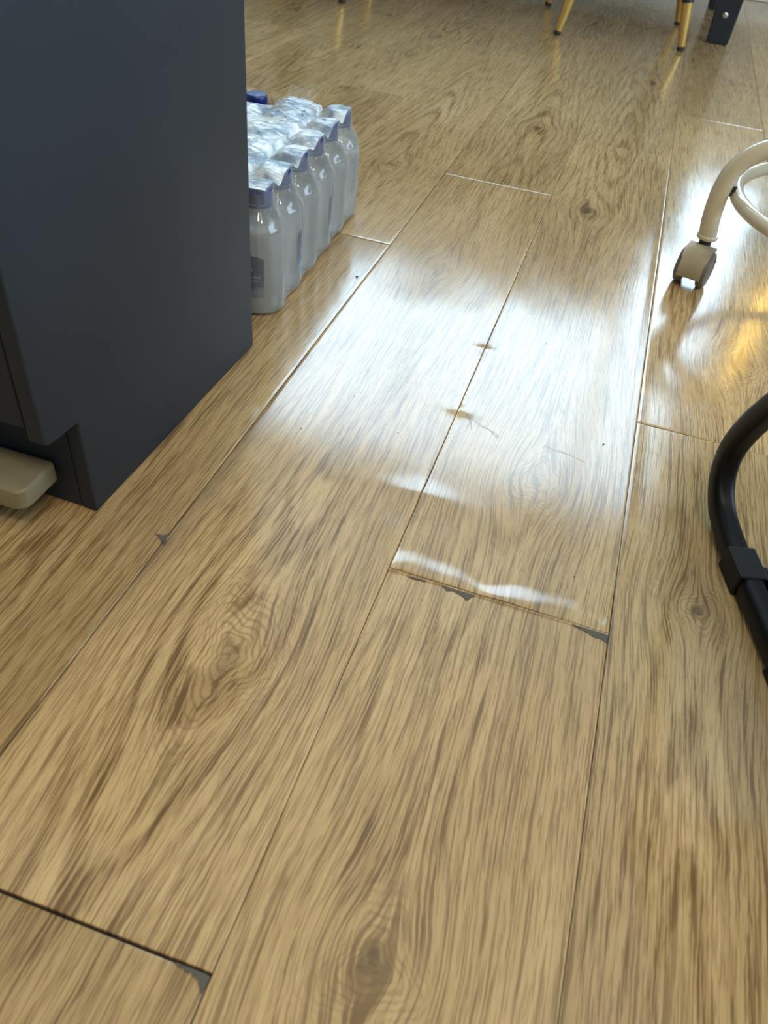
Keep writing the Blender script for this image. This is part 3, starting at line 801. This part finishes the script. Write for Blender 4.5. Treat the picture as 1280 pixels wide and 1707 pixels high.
for q, hd in ((PI, math.radians(75)), (PI/2, .3), (0, 2.0), (-PI/2, 4.0)):
    q2 = q+math.radians(6.5) if q == PI else q+math.radians(6.5)
    stool_leg(q2); caster(.2597*math.cos(q2), .2597*math.sin(q2), hd)
ring = [(.237*math.cos(a), .237*math.sin(a), .150) for a in [2*PI*i/48 for i in range(48)]]
bm = bmesh.new(); sweep(bm, [Vector(p) for p in ring], circ(.0112, 20), closed=True); obj('foot_ring', bm, M['cream_paint'], st, True)
bm = bmesh.new(); lathe(bm, [(.03, .222), (.034, .228), (.034, .262), (.028, .268), (.020, .27), (.020, .44)], 28); obj('hub', bm, M['cream_paint'], st, True, 40)
bm = bmesh.new(); lathe(bm, [(.02, .440), (.17, .445), (.185, .455), (.187, .485), (.175, .500), (.10, .506), (.001, .507)], 40); obj('seat', bm, M['chair_fabric'], st, True, 40)

# ------------------------------------------------------------------ black bow-frame office chair at the right edge
d2 = Vector((-.2865, .9581, 0)); p2 = Vector((.9581, .2865, 0))     # forward along the runner, across to the far runner
ch = tag(empty('office_chair', (.237, .684, 0)), 'black office chair with a curved sled frame resting on the planks', 'chair')
def runner(off):
    prof = [(-.46, .0138), (-.30, .0138), (-.12, .0138), (-.03, .0140), (.032, .0155), (.076, .024), (.103, .046), (.112, .076), (.106, .108), (.087, .150), (.046, .215), (-.015, .285), (-.06, .345), (-.11, .385), (-.18, .405), (-.36, .41)]
    o_ = Vector((.0035, .001, 0))
    path = [d2*s+p2*off+o_+Vector((0, 0, z)) for s, z in prof]
    bm = bmesh.new(); sweep(bm, smooth_path(path, 8), rrect(.025, .027, .008, 4))
    fr_ = obj('sled_frame', bm, M['black_paint'], ch, True, 40)
    # floor glide sleeve clipped over the front of the runner
    def gl(s0, s1, wd, z0, z1, nm):
        bm = bmesh.new(); box(bm, (s0, -wd/2, z0), (s1, wd/2, z1), .002)
        mt = Matrix((d2, Vector((-d2.y, d2.x, 0)), Vector((0, 0, 1)))).transposed()
        for v in bm.verts: v.co = mt @ v.co + p2*off+o_
        return obj(nm, bm, M['black_plastic'], fr_)
    gl(-.034, .012, .0305, .0002, .0290, 'glide_sleeve')
    gl(-.40, -.13, .0290, .0002, .0285, 'floor_glide')
    bm = bmesh.new(); box(bm, (-.050, -.0205, .008), (-.014, -.0150, .027), .0015)
    mt = Matrix((d2, Vector((-d2.y, d2.x, 0)), Vector((0, 0, 1)))).transposed()
    for v in bm.verts: v.co = mt @ v.co + p2*off+o_
    obj('clip', bm, M['black_plastic'], fr_)
    return fr_
runner(0); runner(.46)
mt3 = Matrix((d2, p2, Vector((0, 0, 1)))).transposed()
def chbox(s0, s1, q0, q1, z0, z1, nm, mt_, bev=.01, par=None):
    bm = bmesh.new(); box(bm, (s0, q0, z0), (s1, q1, z1), bev, 3)
    for v in bm.verts: v.co = mt3 @ v.co
    bmesh.ops.recalc_face_normals(bm, faces=bm.faces[:])
    return obj(nm, bm, mt_, par or ch, True, 40)
chbox(-.36, -.20, .01, .48, .395, .425, 'cross_bar', M['black_paint'], .006)
chbox(-.46, -.06, 0.0, .49, .426, .480, 'seat', M['chair_fabric'], .02)
chbox(-.52, -.48, .03, .46, .55, 1.0, 'backrest', M['chair_fabric'], .015)
chbox(-.50, -.465, .22, .27, .44, .70, 'back_support', M['black_paint'], .006)

# ------------------------------------------------------------------ dining chairs with gold-tipped legs, and the table
def dining_chair(pos, feet, leans, label):
    r = tag(empty('dining_chair', pos), label, 'chair', 'dining chairs at the table')
    for (fx, fy), (lx, ly) in zip(feet, leans):
        top = Vector((fx+lx*.44, fy+ly*.44, .44)); bot = Vector((fx, fy, .0012)); z1 = .137
        mid = bot+(top-bot)*(z1/.44)
        def tube(a, b, ra, rb, n=3):
            bm = bmesh.new(); path = [a+(b-a)*t/n for t in range(n+1)]
            sweep(bm, path, circ(1, 20), taper=lambda t: ra+(rb-ra)*t); return bm
        leg = obj('leg', tube(mid, top, .0195, .024), M['dark_navy_metal'], r, True, 40)
        g_ = obj('gold_tip', tube(bot+(mid-bot)*.08, mid, .0125, .0190), M['gold'], leg, True, 40); g_['label'] = 'gold metal lower end of the leg'
        obj('foot_cap', tube(bot, bot+(mid-bot)*.085, .0120, .0135), M['brown_rubber'], leg, True, 40)
    xs = [f[0]+l[0]*.44 for f, l in zip(feet, leans)]; ys = [f[1]+l[1]*.44 for f, l in zip(feet, leans)]
    bm = bmesh.new(); box(bm, (min(xs)-.04, min(ys)-.04, .44), (max(xs)+.04, max(ys)+.03, .50), .02, 3); obj('seat', bm, M['chair_fabric'], r, True, 40)
    # curved back
    bm = bmesh.new(); yb = min(ys)-.03; path = []
    for k in range(13):
        a = math.radians(200+140*k/12); path.append(Vector(((min(xs)+max(xs))/2+.22*math.cos(a), yb+.10+.12*math.sin(a), .70)))
    sweep(bm, path, rrect(.03, .26, .012)); obj('backrest', bm, M['chair_fabric'], r, True, 40)
    bm = bmesh.new(); xm_ = (min(xs)+max(xs))/2
    box(bm, (xm_-.10, yb-.03, .47), (xm_-.08, yb-.01, .62), .003); box(bm, (xm_+.08, yb-.03, .47), (xm_+.10, yb-.01, .62), .003); obj('back_post', bm, M['dark_navy_metal'], r)
    return r
dining_chair((-.14, 3.45, 0), [(-.182, -.275), (.240, -.190), (-.290, .215), (.214, .263)], [(.17, .10), (-.17, .10), (.17, -.08), (-.15, -.08)], 'gold-tipped dining chair next to the dark table leg')
dining_chair((-1.33, 3.40, 0), [(-.17, -.40), (.25, -.316), (-.20, .08), (.22, .12)], [(.17, .10), (-.17, .10), (.17, -.08), (-.15, -.08)], 'gold-tipped dining chair seen by one foot at the top edge, behind the bottles')
tb = tag(empty('dining_table', (-.75, 3.85, 0)), 'long dark table on flat navy metal legs beyond the chairs', 'table')
bm = bmesh.new(); box(bm, (-1.10, -.42, .72), (1.10, .42, .755), .004); obj('table_top', bm, M['table_top'], tb)
for (x, y) in ((.972, -.355), (.972, .355), (-.972, -.355), (-.972, .355)):
    bm = bmesh.new()
    r_ = bmesh.ops.create_cube(bm, size=1)
    for v in r_['verts']:
        t = v.co.z+.5; wx = .076+.045*t; wy = .05
        v.co = Vector((x+v.co.x*wx-.004*t, y+v.co.y*wy, .0015+t*.7180))
    bmesh.ops.bevel(bm, geom=bm.edges[:], offset=.004, segments=2, affect='EDGES')
    lg = obj('leg', bm, M['dark_navy_metal'], tb, True, 40)
    bm = bmesh.new(); lathe(bm, [(.009, 0), (.009, .003), (.006, .005), (.001, .005)], 18, (x-.003, y-.0285, .092), Matrix.Rotation(PI/2, 3, 'X')); obj('bolt', bm, M['steel'], lg, True, 40)
for y in (-.355, .355):
    bm = bmesh.new(); box(bm, (-.91, y-.02, .66), (.91, y+.02, .719), .003); obj('apron_rail', bm, M['dark_navy_metal'], tb)
bm = bmesh.new(); box(bm, (-.91, .33, .098), (.905, .352, .135), .003); obj('stretcher', bm, M['dark_navy_metal'], tb)
